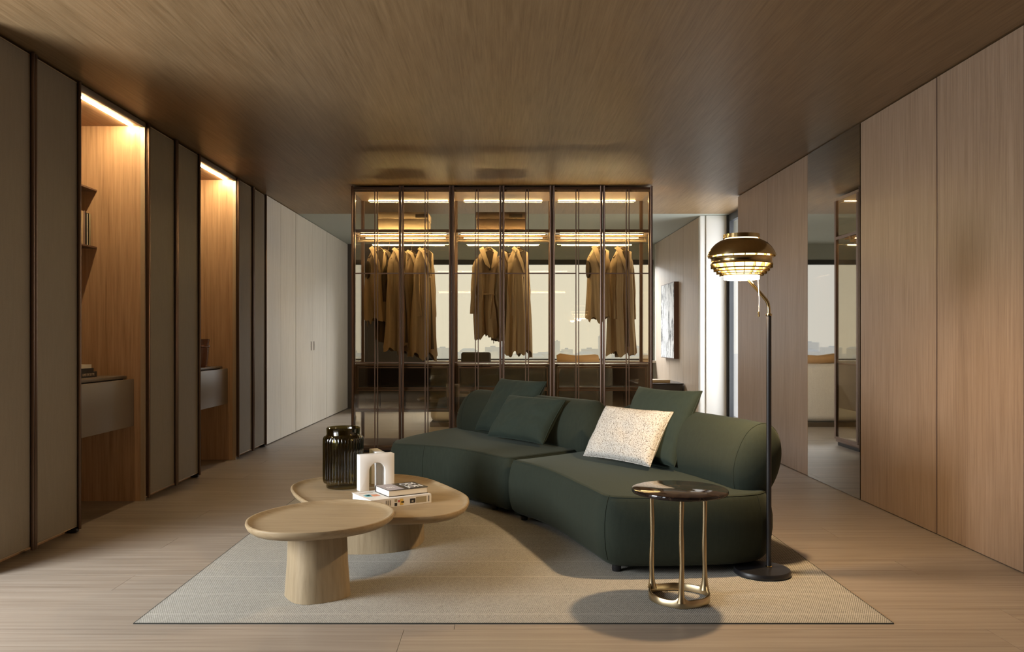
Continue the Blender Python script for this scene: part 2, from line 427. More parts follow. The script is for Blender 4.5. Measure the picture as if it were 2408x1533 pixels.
def niche(y0, y1, label, desk_mat, shelves, deskfar):
    t = thing('open_niche_cabinet', (XL-.35, (y0+y1)/2, 0), label, 'wardrobe', 'lit open wooden niches in the left wardrobe wall')
    for ya, yb in ((y0, y0+.02), (y1-.02, y1)):
        MB().box(-3.30, XL-.035, ya, yb, .0, 2.76).build('side_panel', 'niche_wood', t)
        MB().box(XL-.035, XL-.004, ya, yb, 0, 2.76).build('front_edge', 'champagne', t)
    MB().box(-3.30, -3.28, y0+.02, y1-.02, 0, 2.76).build('back_panel', 'niche_wood', t)
    MB().box(-3.28, XL-.01, y0+.02, y1-.02, 2.76, 2.778).build('top_panel', 'niche_wood_top', t)
    MB().box(XL-.03, XL-.005, y0, y1, 2.752, CZ-.012).build('fascia', 'lacquer_grey', t, .002)
    MB().box(-2.735, -2.723, y0+.022, y1-.022, 2.754, 2.762).build('light_strip', 'led_warm', t)
    for z in shelves:
        MB().box(-3.28, -2.985, y0+.02, y1-.02, z-.006, z+.006).build('shelf', 'bronze_light', t, .001, 1)
    d = MB().box(-3.28, -2.735, y0+.03, y1-.03, .56, .895).build('desk_drawer', desk_mat, t, .002, 1)
    MB().box(-2.735, -2.712, y0+.022, y1-.022+.0, .555, .90).build('drawer_front', desk_mat, d, .003, 2)
    MB().box(-3.28, -2.765, y0+.022, y1-.022, .905, .925).build('desktop', 'niche_wood_top' if False else 'desk_grey', t, .002)
    MB().box(-3.28, -2.78, y0+.05, y1-.05, .895, .905).build('desktop_rebate', 'dark_gap', t)
    return t
niche(5.09, 6.06, 'nearer open wooden niche with warm light strip, shelves of books and a desk drawer', 'lacquer_grey', (1.865, 2.285), .9)
niche(7.10, 8.12, 'farther open wooden niche with warm light strip and a pot on its desk drawer', 'lacquer_grey', (1.865, 2.285), .9)

def pale_unit(y0, mid, y1, label, handles):
    t = thing('tall_cabinet', (XL-.3, (y0+y1)/2, 0), label, 'wardrobe', 'pale flush wardrobes at the far left')
    MB().box(-3.28, XL-.03, y0+.002, y1-.002, 0, CZ-.004).build('carcass', 'dark_gap', t)
    for k, (a, b_) in enumerate(((y0, mid), (mid, y1))):
        d = MB().box(XL-.028, XL-.004, a+.003, b_-.003, .012, CZ-.006).build('door', 'pale_panel', t, .001, 1)
        if handles:
            yy = b_-.085 if k == 0 else a+.085
            MB().box(XL-.006, XL-.0025, yy-.02, yy+.02, 1.03, 1.155).build('handle', 'bronze', d, .001, 1)
pale_unit(9.10, 9.74, 10.45, 'pale wood flush two-door wardrobe right after the grey doors, without handles', False)
pale_unit(10.46, 11.37, 12.28, 'pale wood flush two-door wardrobe with two small recessed dark handles', True)
pale_unit(12.29, 13.20, YF, 'pale wood flush two-door wardrobe at the far end of the left wall', False)

# ------------------------------------------------------------------ books and pots in niches
def book(loc, rz, w_, d_, t_, cover, pages, label, name='book', group=None, standing=False, extra=None):
    """spine along local x (front, y=0), depth +y, thickness z"""
    r = thing(name, loc, label, 'book', group, rz)
    m = MB().box(0, w_, 0, d_, 0, .0025).box(0, w_, 0, d_, t_-.0025, t_).box(0, w_, -.002, .002, 0, t_)
    c = m.build('cover', cover, r, local=True)
    p = MB().box(.004, w_-.004, .003, d_-.004, .0026, t_-.0026).build('pages', pages, r, local=True)
    if standing:
        for o in (c, p): o.data.transform(Matrix.Rotation(-PI/2, 4, 'Y') @ Matrix.Translation((0, 0, -t_)))
    return r
# lying stack on the nearer desk: spines face the room (+x): rotate so local -y -> +x  (rz=90)
zt = .925
for (ya, w_, d_, t_, cov, pg, lab, txt) in (
    (5.42, .235, .17, .040, 'cover_black', 'paper', 'dark brown book with title lettering, bottom of the stack on the niche desk', 'HOMES FOR OUR TIME'),
    (5.40, .20, .15, .026, 'cover_black', 'paper', 'thin black book with rounded spine, middle of the stack on the niche desk', None),
    (5.42, .17, .14, .026, 'cover_cream', 'paper', 'cream book on top of the stack on the niche desk', None)):
    b0 = book((-2.86, 5.54, zt), R(90), .235 if txt else w_, d_, t_, cov, pg, lab)
    b0.location.y = {0.235: 5.585, .20: 5.575, .17: 5.575}[w_]
    b0.location.x = -2.88
    zt += t_
    if txt: text_mesh(txt, .026, 'print_pale', b0, Matrix.Translation((.118, -.0024, t_/2)) @ Matrix.Rotation(PI/2, 4, 'X') @ Matrix.Scale(.62, 4, (1, 0, 0)))
# standing books on lower shelf, spines to the room
yy = 5.812
for (t_, h_, cov, pg, lab) in (
    (.030, .235, 'cover_cream', 'paper', 'cream upright book with large black spine lettering on the niche shelf'),
    (.018, .272, 'cover_white', 'paper', 'tall white upright book with black block at top'),
    (.050, .245, 'cover_tan', 'paper', 'thick yellow-tan upright book on the niche shelf'),
    (.022, .25, 'cover_mauve', 'paper', 'mauve-brown upright book on the niche shelf'),
    (.022, .24, 'cover_black', 'paper', 'black upright book beside the mauve one on the niche shelf'),
    (.014, .235, 'cover_white', 'paper', 'thin white upright book between two dark ones on the niche shelf'),
    (.012, .24, 'cover_black', 'paper', 'thin black upright book near the row end on the niche shelf'),
    (.026, .24, 'print_khaki', 'paper', 'khaki upright book at the far end of the row on the niche shelf')):
    r = thing('book', (-3.02, yy, 1.871), lab, 'book', 'upright books on the niche shelf')
    MB().box(-.16, 0, 0, .002, 0, h_).box(-.16, 0, t_-.002, t_, 0, h_).box(-.003, 0, 0, t_, 0, h_).build('cover', cov, r, local=True)
    MB().box(-.155, -.004, .0025, t_-.0025, .004, h_-.004).build('pages', pg, r, local=True)
    if h_ == .272: MB().box(.0001, .0012, .003, t_-.003, .155, .265).build('spine_block', 'cover_black', r, local=True)
    if cov == 'cover_cream': text_mesh('MODERN', .045, 'cover_black', r, Matrix.Translation((.0006, t_/2, h_/2)) @ Matrix.Rotation(PI/2, 4, 'Z') @ Matrix.Rotation(PI/2, 4, 'X') @ Matrix.Rotation(-PI/2, 4, 'Z'))
    yy += t_+.0015
pt = thing('clay_pot', (-3.02, 7.99-.13, .925), 'glossy brown ceramic pot with a ridge under its flared rim, on the farther niche desk', 'vase')
pt.location = (-2.86, 7.75, .925)
MB().lathe([(.001, 0), (.062, 0), (.066, .01), (.078, .10), (.083, .185), (.094, .196), (.094, .204), (.083, .212), (.084, .235), (.09, .262), (.086, .266), (.078, .235), (.074, .20), (.06, .02), (.001, .018)], cap0=False, cap1=False).build('pot_body', 'ceramic_brown', pt, local=True)

# ------------------------------------------------------------------ glass wardrobe
GY0, GY1, GX0, GX1, GZ = 8.58, 9.23, -1.585, 1.57, 2.79
gw = thing('glass_wardrobe', (0, 8.9, 0), 'large freestanding bronze-framed glass wardrobe with warm light strips behind the green sofa', 'wardrobe')
def gb(name, mat, *bx, bevel=0, root=gw):
    m = MB()
    for b_ in bx: m.box(*b_)
    return m.build(name, mat, root, bevel)
gb('plinth', 'black_paint', (GX0+.03, GX1-.03, GY0+.06, GY1-.03, 0, .04))
gb('base_panel', 'bronze_light', (GX0+.02, GX1-.02, GY0+.035, GY1, .04, .075), bevel=.002)
gb('top_panel', 'panel_wood', (GX0+.02, GX1-.02, GY0+.035, GY1, GZ-.055, GZ-.02))
BX = [GX0, -.521, .53, GX1]
for i, x in enumerate(BX):
    xx = [x+.018, x, x, x-.018][i]
    m = MB().box(xx-.016, xx+.016, GY1-.04, GY1, .075, GZ-.055).box(xx-.016, xx+.016, GY0+.04, GY0+.08, .075, GZ-.055)
    if i in (0, 3): m.box(xx-.016, xx+.016, GY0+.08, GY1-.04, .075, .10).box(xx-.016, xx+.016, GY0+.08, GY1-.04, 2.30, 2.33)
    m.build('upright', 'bronze_light', gw)
for i, x in ((0, GX0+.012), (3, GX1-.018)):
    gb('side_pane', 'bronze_glass', (x, x+.006, GY0+.08, GY1-.04, .10, GZ-.055))
gb('back_pane', 'clear_glass', (GX0+.034, GX1-.034, GY1-.02, GY1-.014, .075, GZ-.055))
for x0, x1 in zip(BX, BX[1:]):
    a, b_ = x0+.03, x1-.03
    sh = gb('shelf', 'clear_glass', (a, b_, GY0+.10, GY1-.05, 2.338, 2.346))
    gb('shelf_frame', 'bronze_light', (a, b_, GY0+.08, GY0+.10, 2.315, 2.347), root=sh); gb('shelf_frame', 'bronze_light', (a, b_, GY1-.05, GY1-.03, 2.315, 2.347), root=sh)
    gb('light_strip', 'led_wardrobe', (a+.06, b_-.06, GY1-.07, GY1-.064, GZ-.062, GZ-.056))
    for ya, za, e0 in ((GY0+.14, 2.298, .05), (GY0+.32, 2.282, .07), (GY1-.065, 2.238, .10)):
        gb('light_strip', 'led_wardrobe', (a+e0, b_-e0, ya, ya+.008, za, za+.006))
    MB().tube([(a-.01, GY0+.28, 2.247), (b_+.01, GY0+.28, 2.247)], .013, 12).build('hanging_rail', 'champagne', gw)
    MB().box(a-.01, a+.008, GY0+.268, GY0+.292, 2.235, 2.34).build('rail_bracket', 'champagne', gw)
    MB().box(b_-.008, b_+.01, GY0+.268, GY0+.292, 2.235, 2.34).build('rail_bracket', 'champagne', gw)
    for ya, za in ((GY0+.21, 2.292), (GY0+.42, 2.288)):
        MB().tube([(a-.01, ya, za), (b_+.01, ya, za)], .009, 8).build('shelf_rod', 'champagne', gw)
    # drawer unit with smoked glass fronts
    du = gb('drawer_unit', 'bronze_light', (a, b_, GY0+.08, GY1-.04, .905, .925), bevel=.002)
    gb('unit_frame', 'lacquer_grey', (a, a+.02, GY0+.10, GY1-.05, .42, .905), (b_-.02, b_, GY0+.10, GY1-.05, .42, .905), (a+.02, b_-.02, GY0+.10, GY1-.05, .42, .438), (a+.02, b_-.02, GY0+.12, GY1-.05, .655, .667), root=du)
    for z0, z1 in ((.445, .655), (.668, .895)):
        gb('drawer_front', 'smoked_front', (a+.025, b_-.025, GY0+.092, GY0+.098, z0+.012, z1-.012), root=du)
        gb('front_frame', 'bronze_light', (a+.022, b_-.022, GY0+.09, GY0+.10, z0, z0+.012), (a+.022, b_-.022, GY0+.09, GY0+.10, z1-.012, z1), (a+.022, a+.034, GY0+.09, GY0+.10, z0+.012, z1-.012), (b_-.034, b_-.022, GY0+.09, GY0+.10, z0+.012, z1-.012), root=du)
    gb('unit_back', 'smoked_front', (a+.02, b_-.02, GY1-.07, GY1-.06, .438, .905), root=du)
dw = (GX1-GX0)/6
for i in range(6):
    a = GX0+dw*i+.003; b_ = GX0+dw*(i+1)-.003; c = (a+b_)/2
    d = gb('door', 'bronze_glass', (a+.02, b_-.02, GY0+.008, GY0+.014, .05, GZ-.03))
    gb('door_frame', 'bronze', (a, a+.011, GY0-.004, GY0+.026, .03, GZ), (b_-.011, b_, GY0-.004, GY0+.026, .03, GZ), (a+.011, b_-.011, GY0, GY0+.022, .03, .052), (a+.011, b_-.011, GY0, GY0+.022, GZ-.035, GZ-.012), root=d)
    for q0 in (a+.016, b_-.016): MB().tube([(q0, GY0-.004, .03), (q0, GY0-.004, GZ+.002)], .0085, 8).build('pull_profile', 'bronze_light', d)
    for q0 in (c-.019, c+.010): MB().box(q0, q0+.009, GY0-.004, GY0+.018, .052, GZ-.035).build('glazing_bar', 'bronze_light', d)
    for za in (1.872, .940):
        for q0, q1 in ((a+.028, c-.019), (c+.019, b_-.028)): MB().box(q0, q1, GY0+.001, GY0+.016, za, za+.011).build('cross_bar', 'bronze_light', d)
# boxes on the top shelf
def storage_box(x0, x1, z1, mat, label, pullx):
    t = thing('storage_box', ((x0+x1)/2, 8.95, 2.347), label, 'box', 'boxes on the top shelf of the glass wardrobe')
    MB().box(x0, x1, 8.76, 9.14, 2.348, z1-.07).build('box_body', mat, t, .003)
    MB().box(x0-.005, x1+.005, 8.755, 9.145, z1-.07, z1).build('lid', mat, t, .003)
    MB().box(pullx-.07, pullx+.07, 8.749, 8.756, z1-.06, z1-.025).build('pull_tab', 'garment_dark', t, .001)
storage_box(-1.33, -.80, 2.545, 'box_cream', 'cream fabric storage box with a brown tab on the wardrobe top shelf, left bay', -.86)
storage_box(-.28, .25, 2.545, 'box_brown', 'brown storage box with a dark tab on the wardrobe top shelf, middle bay', .14)

# garments
def garment(px, ytop, yhem, Y, mat, label, kind='coat', yaw=50, sw=.21, hemw=.2, sleeves=None, waist=None, seed=0):
    """px: picture column of the hanger hook; ytop / yhem: rows of collar and hem"""
    X = (px-VX)*Y/F; zt = H+(VY-ytop)*Y/F; zh = H+(VY-yhem)*Y/F
    rnd = random.Random(seed)
    hg = thing('clothes_hanger', (X, Y, zt-.03), 'hanger of the ' + label[0].replace(' hanging', '').replace('glass ', ''), 'hanger', 'hangers on the wardrobe rail', R(yaw))
    hook = [(0, 0, .0), (0, 0, 2.247-zt+.03-.035)]
    top = 2.247-zt+.03
    for k in range(9):
        a = -PI/2+PI*1.1*k/8; hook.append((.02*math.cos(a)*1.0+.0, 0, top+.0+.02*math.sin(a)-.0))
    MB().tube(hook, .0025, 6).build('hook', 'bronze', hg, local=True)
    MB().tube([(-sw*.85, 0, -.075), (-sw*.4, 0, -.035), (0, 0, -.0), (sw*.4, 0, -.035), (sw*.85, 0, -.075)], [.010, .016, .018, .016, .010], 8).build('arms', 'garment_dark', hg, local=True)
    g = thing('hanging_garment', (X, Y, zt), label[0], 'clothes', 'clothes hanging in the glass wardrobe', R(yaw))
    Hh = zt-zh; rings = []
    rows = 34; seg = 56; ph = [rnd.uniform(0, 6) for _ in range(4)]
    for i in range(rows+1):
        t = i/rows; z = -Hh*t
        if t < .10:
            u = t/.10; wx = .055+(sw-.055)*math.sin(u*PI/2)**1.0; z = -.13*u; wx = .045+(sw-.045)*u; dz = .045+.02*u
        else:
            u = (t-.10)/.90; z = -.13-(Hh-.13)*u
            base = sw*(1-u)+hemw*u - .02*math.sin(min(u*3, 1)*PI)*.6
            if waist:
                dd = (u-waist)/.13; base *= 1-.28*math.exp(-dd*dd)
            wx = base; dz = .068+.05*u+.0*math.sin(u*5)
            if waist: dz = .06+.07*max(0, u-waist)
        ring = []
        amp = (.004+.02*max(0, (t-.15)))*(1.6 if waist and t > .45 else 1)
        for k in range(seg):
            a = 2*PI*k/seg; f = amp*(math.sin(7*a+ph[0]+t*.8)+.6*math.sin(13*a+ph[1]-t)+.35*math.sin(3*a+ph[2]+3*t))
            ca, sa = math.cos(a), math.sin(a)
            e = 2/2.6
            x = (wx+f*.6)*math.copysign(abs(ca)**e, ca); y_ = (dz+f)*math.copysign(abs(sa)**e, sa)
            zz = z + (noise.noise((x*14, y_*14+seed, 2.2))*.07+.02*math.sin(5*a+seed))*max(0, t-.93)/.07
            if t < .12: zz += .03*abs(sa)*(-1)*(1-t/.12)*(1 if sa < 0 else -.4)
            x += .008*math.sin(6*t+ph[3])
            ring.append((x, y_, zz))
        rings.append(ring)
    MB().rings(rings, False, False).build('body', mat, g, local=True, ang=60)
    # collar and lapels at the front (-y local)
    col = MB()
    for s_ in (-1, 1):
        p = [(s_*.012, .05, .005), (s_*.058, .02, .018), (s_*.07, -.045, -.02), (s_*.035, -.085, -.16), (s_*.008, -.092, -.27 if kind != 'dress' else -.20)]
        rr = []
        for j, q in enumerate(p):
            wd = [.028, .035, .045, .034, .004][j]
            rr.append([(q[0]-s_*wd*.45, q[1]-.004, q[2]+.008), (q[0]+s_*wd*.75, q[1]-.001, q[2]-.012), (q[0]+s_*wd*.75, q[1]+.006, q[2]-.014), (q[0]-s_*wd*.45, q[1]+.003, q[2]+.012)])
        col.rings(rr)
    col.build('collar', mat, g, local=True, ang=50)
    # dark opening line below the lapels
    MB().rings([[(-.004, -.078, -.02), (.004, -.078, -.02), (.004, -.06, -.02), (-.004, -.06, -.02)], [(-.045, -.072, -.035), (.045, -.072, -.035), (.045, -.05, -.035), (-.045, -.05, -.035)], [(-.004, -.083, -.235), (.004, -.083, -.235), (.004, -.06, -.235), (-.004, -.06, -.235)]]).build('lining', 'garment_dark', g, local=True)
    if kind == 'coat':
        def front(z):
            k_ = min(range(rows+1), key=lambda q_: abs(rings[q_][0][2]-z)); return rings[k_][int(seg*.75)]
        zs = [-.30-(Hh*.93-.30)*q_/8 for q_ in range(9)]; rr = []
        for q_, z in enumerate(zs):
            f_ = front(z); w_ = .0025+.016*(q_/8)**1.6
            rr.append([(f_[0]-w_, f_[1]-.004, z), (f_[0]+w_, f_[1]-.004, z), (f_[0]+w_, f_[1]+.012, z), (f_[0]-w_, f_[1]+.012, z)])
        MB().rings(rr).build('front_opening_shade', 'garment_dark', g, local=True)  # dark strip painted in for the shaded gap between the coat fronts
    if sleeves:
        for s_ in (-1, 1):
            ln = sleeves; r0 = .062
            pts = [(s_*(sw-.045), 0, -.12), (s_*(sw-.008), -.004, -.19), (s_*(sw+.012), -.012, -.10-ln*.5), (s_*(sw+.0+(.04 if kind == 'dress' else 0)), -.035, -.10-ln)]
            P = resample([Vector(q) for q in pts], 14, False)
            rg = []
            for j, q in enumerate(P):
                r_ = .042-.014*j/13
                rg.append([(q.x+r_*math.cos(a)*(.8)+.003*math.sin(4*a+j), q.y+r_*math.sin(a)+.003*math.sin(5*a+j*1.3), q.z) for a in [2*PI*k/18 for k in range(18)]])
            MB().rings(rg, False, False).build('sleeve', mat, g, local=True, ang=60)
    if kind == 'vest':
        for s_ in (-1, 1):
            MB().rings([[(s_*(sw-.012+.016*k_)+.0, .040*math.cos(q_)*(1-.15*k_), -.235+.095*math.sin(q_)) for q_ in [2*PI*k/20 for k in range(20)]] for k_ in (0, 1)]).build('armhole_shade', 'garment_dark', g, local=True)  # dark disc standing in for the shade inside the armhole
    if waist:
        zc = -.09-(Hh-.09)*waist
        MB().tube([((sw*.74)*math.cos(a), .068*math.sin(a), zc) for a in [2*PI*k/28 for k in range(28)]], .010, 6, True).tube([(.02, -.078, zc), (.0, -.10, zc-.12), (-.015, -.105, zc-.26)], .007, 6).build('belt', mat, g, local=True)
    return g
YG = 8.86
GARMENTS = (
 (886, 585, 757, .0, 'garment_tan', 'sleeveless tan vest hanging leftmost in the glass wardrobe', 'vest', 40, .115, .105, None, None),
 (914, 592, 800, .10, 'garment_dark', 'dark brown jacket hanging behind the leftmost tan vest', 'coat', 66, .13, .13, .45, None),
 (938, 588, 822, .0, 'garment_tan', 'long tan coat with open collar hanging in the middle of the left bay', 'coat', 52, .13, .165, .62, None),
 (968, 594, 828, .10, 'garment_brown', 'darker coat half hidden between two lighter coats in the left bay', 'coat', 66, .13, .15, .55, None),
 (997, 588, 838, .0, 'garment_tan', 'long tan coat hanging rightmost in the left bay', 'coat', 58, .13, .15, .62, None),
 (1146, 586, 792, .0, 'garment_tan', 'belted tan trench dress with long sleeves in the middle bay', 'dress', 24, .15, .135, .60, .47),
 (1186, 592, 800, .10, 'garment_brown', 'brown coat hanging right behind the belted trench dress', 'coat', 68, .13, .13, .55, None),
 (1219, 586, 832, .0, 'garment_tan', 'long tan coat hanging rightmost in the middle bay', 'coat', 48, .125, .14, .62, None),
 (1408, 583, 752, .0, 'garment_tan', 'short tan jacket hanging left in the right bay', 'vest', 30, .145, .11, None, None),
 (1462, 585, 832, .0, 'garment_tan', 'long tan coat hanging rightmost in the right bay', 'coat', 36, .14, .15, .66, None))
for k, g_ in enumerate(GARMENTS):
    px_, yt, yh, dy, mt_, lb_, kd, yw_, sw_, hw_, sl, ws = g_
    garment(px_, yt, yh, YG+dy, mt_, [lb_], kd, yw_, sw_, hw_, sl, ws, k+1)

# ------------------------------------------------------------------ far room
bs = thing('boucle_sofa', (.3, 11.5, 0), 'white boucle sofa seen from behind in the far room beyond the glass wardrobe', 'sofa')
pf = [(-.98, 11.1), (1.5, 11.1), (1.5, 11.38), (-.98, 11.38)]
m = MB().box(-.98, 1.5, 11.10, 11.36, .06, .855); m.build('backrest', 'boucle', bs, .09, 6)
MB().box(-.98, 1.5, 11.36, 12.05, .06, .42).build('seat', 'boucle', bs, .08, 5)
MB().box(-.98, 1.48, 11.08, 12.1, .0, .06).build('base', 'garment_dark', bs)
MB().tube([(.74, 11.2, .92), (.78, 11.2, .925), (1.0, 11.2, .905), (1.26, 11.2, .915), (1.31, 11.2, .925)], [.05, .068, .06, .066, .05], 20).build('head_bolster', 'camel', None)
tag(bpy.data.objects['head_bolster'], 'camel leather roll bolster lying on top of the boucle sofa back', 'cushion')
ch = thing('side_chair', (-.39, 10.55, 0), 'dark upholstered chair with rounded back seen through the glass wardrobe', 'chair')
ch.location = (-.34, 10.45, 0)
MB().box(-.19, .19, .0, .06, .82, 1.02).build('backrest', 'chair_dark', ch, .028, 4, local=True)
MB().tube([(0, .03, .84), (0, .05, .62), (0, .02, .47)], [.012, .018, .02], 8).build('back_stem', 'chair_dark', ch, local=True)
MB().box(-.23, .23, -.40, .04, .41, .47).build('seat', 'chair_dark', ch, .025, 3, local=True)
for sx in (-.19, .19):
    for sy in (-.36, .0): MB().tube([(sx*.8, sy*.9-.02, .42), (sx, sy, 0)], [.014, .009], 8).build('leg', 'black_paint', ch, local=True)
sb = thing('sideboard', (2.25, 11.9, 0), 'dark low sideboard against the far right wood panels, under the picture', 'cabinet')
MB().box(1.9, 2.55, 11.62, 12.6, .08, .545).build('body', 'sideboard_dark', sb, .003)
MB().box(1.89, 2.56, 11.6, 12.62, .545, .56).build('top', 'sideboard_dark', sb, .002)
MB().box(1.93, 2.52, 11.66, 12.56, 0, .08).build('plinth', 'black_paint', sb)
tag(MB().box(1.95, 2.40, 11.75, 12.1, .56, .60).build('magazine_stack', 'cover_tan', None, .004), 'flat pale book lying on the dark sideboard at the far right', 'book')
pic = thing('framed_picture', (2.56, 12.5, 1.5), 'abstract black and white painting in a dark wooden tray frame on the far right wall', 'picture')
ZP0, ZP1 = .895, 2.03
MB().box(2.51, XS, 12.02, 12.05, ZP0, ZP1).box(2.51, XS, 12.98, 13.01, ZP0, ZP1).box(2.51, XS, 12.05, 12.98, ZP1-.02, ZP1).box(2.51, XS, 12.05, 12.98, ZP0, ZP0+.02).build('frame', 'picture_edge', pic)
MB().box(2.508, 2.53, 12.035, 12.995, ZP0+.01, ZP1-.01).build('canvas', 'canvas_paint', pic)

# ------------------------------------------------------------------ city outside
rc = random.Random(11)
gr = struct(MB().box(-1600, 1200, 250, 3200, -62, -60).build('city_ground', 'city_ground'))
nb = 0
def building(x, yb, wd, dp, top, mat, label, group='distant buildings beyond the window', hip=True):
    t = thing('building', (x, yb, -60), label, 'building', group)
    MB().box(x-wd/2, x+wd/2, yb, yb+dp, -60, top).build('walls', mat, t, smooth=False)
    if hip:
        r_ = MB(); h_ = wd*.14
        r_.rings([[(x-wd/2, yb, top), (x+wd/2, yb, top), (x+wd/2, yb+dp, top), (x-wd/2, yb+dp, top)], [(x-wd*.3, yb+dp*.3, top+h_), (x+wd*.3, yb+dp*.3, top+h_), (x+wd*.3, yb+dp*.7, top+h_), (x-wd*.3, yb+dp*.7, top+h_)]])
        r_.build('roof', 'city_roof', t, smooth=False)
    else:
        MB().box(x-wd*.2, x+wd*.1, yb+dp*.3, yb+dp*.6, top, top+2.5).build('roof_box', 'city_roof', t, smooth=False)
    return t
for ringd, yr, pxw, which in ((760, (836, 848), 46, 'nearest'), (1150, (826, 838), 40, 'middle'), (1700, (816, 829), 34, 'farthest')):
    u = -.47; k = 0
    while u < .25:
        d = ringd*(1.0 + .06*(k % 2)); wd = pxw*rc.uniform(.6, 1.3)*d/F
        top = H-(rc.uniform(*yr)-VY)*d/F
        building(u*d+wd/2, d, wd, min(wd*.7, ringd*.05), top, rc.choice(['city_a', 'city_b', 'city_c']), 'pale building of the %s row in the hazy skyline beyond the window' % which, 'buildings of the %s skyline row' % which, rc.random() < .55)
        u += wd/d*1.15+rc.uniform(.004, .014); k += 1
for px, wpx, ytop, lab in ((1311, 12, 802, 'hazy square tower rising above the skyline beyond the window'), (1412, 9, 790, 'thin hazy tower near the right coat beyond the window'), (1040, 8, 823, 'small hazy tower at the left of the skyline')):
    d = 1950; wd = wpx*d/F
    building((px-VX)*d/F, d, wd, wd, H-(ytop-VY)*d/F, 'city_tower', lab, 'hazy towers', False)
building((-367-5)*2.0, 2000, 44, 40, H-(805-VY)*2000/F, 'city_tower', 'broad hazy block seen in the mirror above the skyline', 'hazy towers', False)

# ------------------------------------------------------------------ rug
RX0, RX1, RY0, RY1 = -1.548, 1.640, 3.446, 6.50
p = .0092; nx = int((RX1-RX0)/(p/2)); ny = int((RY1-RY0)/(p/2))
xs = np.linspace(RX0, RX1, nx+1); ys = np.linspace(RY0, RY1, ny+1)
XX, YY = np.meshgrid(xs, ys)
ix = np.arange(nx+1)[None, :]; iy = np.arange(ny+1)[:, None]
cx_ = (ix+iy//2*1) % 2; hz_ = np.where((cx_ == 0) & (iy % 2 == 0), .0045, np.where((cx_ == 0) | (iy % 2 == 0), .0022, .0006))
rs = np.random.RandomState(3); ZZ = hz_ + rs.uniform(-.0004, .0004, hz_.shape)+.001
XJ = XX+rs.uniform(-.0005, .0005, XX.shape)
vt = np.stack([XJ, YY, ZZ], -1).reshape(-1, 3)
idx = np.arange((nx+1)*(ny+1)).reshape(ny+1, nx+1)
q = np.stack([idx[:-1, :-1], idx[:-1, 1:], idx[1:, 1:], idx[1:, :-1]], -1).reshape(-1, 4)
me = bpy.data.meshes.new('rug'); me.vertices.add(len(vt)); me.vertices.foreach_set('co', vt.ravel())
me.loops.add(q.size); me.loops.foreach_set('vertex_index', q.ravel().astype(np.int32))
me.polygons.add(len(q)); me.polygons.foreach_set('loop_start', np.arange(0, q.size, 4, dtype=np.int32)); me.polygons.foreach_set('loop_total', np.full(len(q), 4, dtype=np.int32))
me.update(); me.validate()
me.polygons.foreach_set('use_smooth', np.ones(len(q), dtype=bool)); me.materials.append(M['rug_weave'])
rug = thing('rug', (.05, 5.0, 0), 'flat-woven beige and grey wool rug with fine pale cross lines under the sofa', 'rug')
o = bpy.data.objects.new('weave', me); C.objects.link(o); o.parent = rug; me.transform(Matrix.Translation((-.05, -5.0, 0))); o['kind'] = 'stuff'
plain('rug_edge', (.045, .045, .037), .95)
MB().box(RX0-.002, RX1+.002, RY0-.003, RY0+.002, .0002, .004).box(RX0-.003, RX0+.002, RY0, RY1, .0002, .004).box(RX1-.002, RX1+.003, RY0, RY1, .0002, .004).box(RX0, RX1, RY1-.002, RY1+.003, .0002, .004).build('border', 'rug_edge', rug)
RUGZ = .0045

# ------------------------------------------------------------------ sofa
so = thing('curved_sofa', (.5, 5.5, RUGZ), 'large curved dark green fabric sofa with two rounded backrests standing on the rug', 'sofa')
Lp = [(-0.847, 6.181), (-0.632, 6.105), (-0.428, 5.998), (-0.224, 5.794), (-0.071, 5.569), (0.000, 5.452), (0.061, 5.442), (0.122, 5.488), (0.377, 5.712), (0.653, 5.957), (0.714, 6.018), (0.694, 6.100), (0.530, 6.355), (0.224, 6.814), (-0.082, 7.222), (-0.255, 7.446), (-0.428, 7.385), (-0.612, 7.058), (-0.775, 6.712), (-0.877, 6.375)]
Rp = [(0.036, 5.406), (0.056, 5.355), (0.194, 5.141), (0.306, 4.855), (0.377, 4.590), (0.459, 4.304), (0.500, 4.131), (0.612, 4.090), (0.918, 4.100), (1.204, 4.131), (1.387, 4.223), (1.459, 4.468), (1.448, 4.794), (1.367, 5.151), (1.142, 5.559), (0.918, 5.855), (0.816, 5.977), (0.755, 5.977), (0.694, 5.936), (0.408, 5.671), (0.122, 5.426), (0.071, 5.406)]
prof = [(.046, .060), (.054, .042), (.080, .018), (.13, .003), (.20, -.006), (.27, -.006), (.335, .004), (.375, .016), (.394, .025), (.402, .033), (.405, .042)]
def seat(poly, name):
    P = resample(chaikin(poly, 3), 150)
    rg = []
    for z, d in prof:
        rg.append([(q.x, q.y, z) for q in offset(P, d)])
    o = MB().rings(rg).build(name, 'sofa_green', so, ang=55)
    Q = offset(P, .0275)
    sm = MB().tube([(q.x, q.y, .3975) for q in Q], .0026, 6, True).build('seam', 'sofa_green', o)
    return o, P
sL, PL = seat(Lp, 'seat_module'); sR, PR = seat(Rp, 'seat_module')
def vseam(P, x, y, o):
    i = min(range(len(P)), key=lambda k: (P[k]-Vector((x, y))).length)
    pts = []
    for z, d in prof[2:10]:
        q = offset(P, d-.001)[i]; pts.append((q.x, q.y, z))
    MB().tube(pts, .0022, 6).build('seam', 'sofa_green', o)
vseam(PL, -0.586, 6.100, sL); vseam(PR, 0.510, 4.141, sR); vseam(PR, 1.326, 4.202, sR)
secp = [(.00, 0.388), (-.012, 0.458), (-.004, 0.548), (.03, 0.638), (.07, 0.703), (.12, 0.740), (.175, 0.753), (.225, 0.733), (.262, 0.678), (.275, 0.598), (.262, 0.508), (.225, 0.418), (.17, 0.353), (.10, 0.338), (.04, 0.348)]
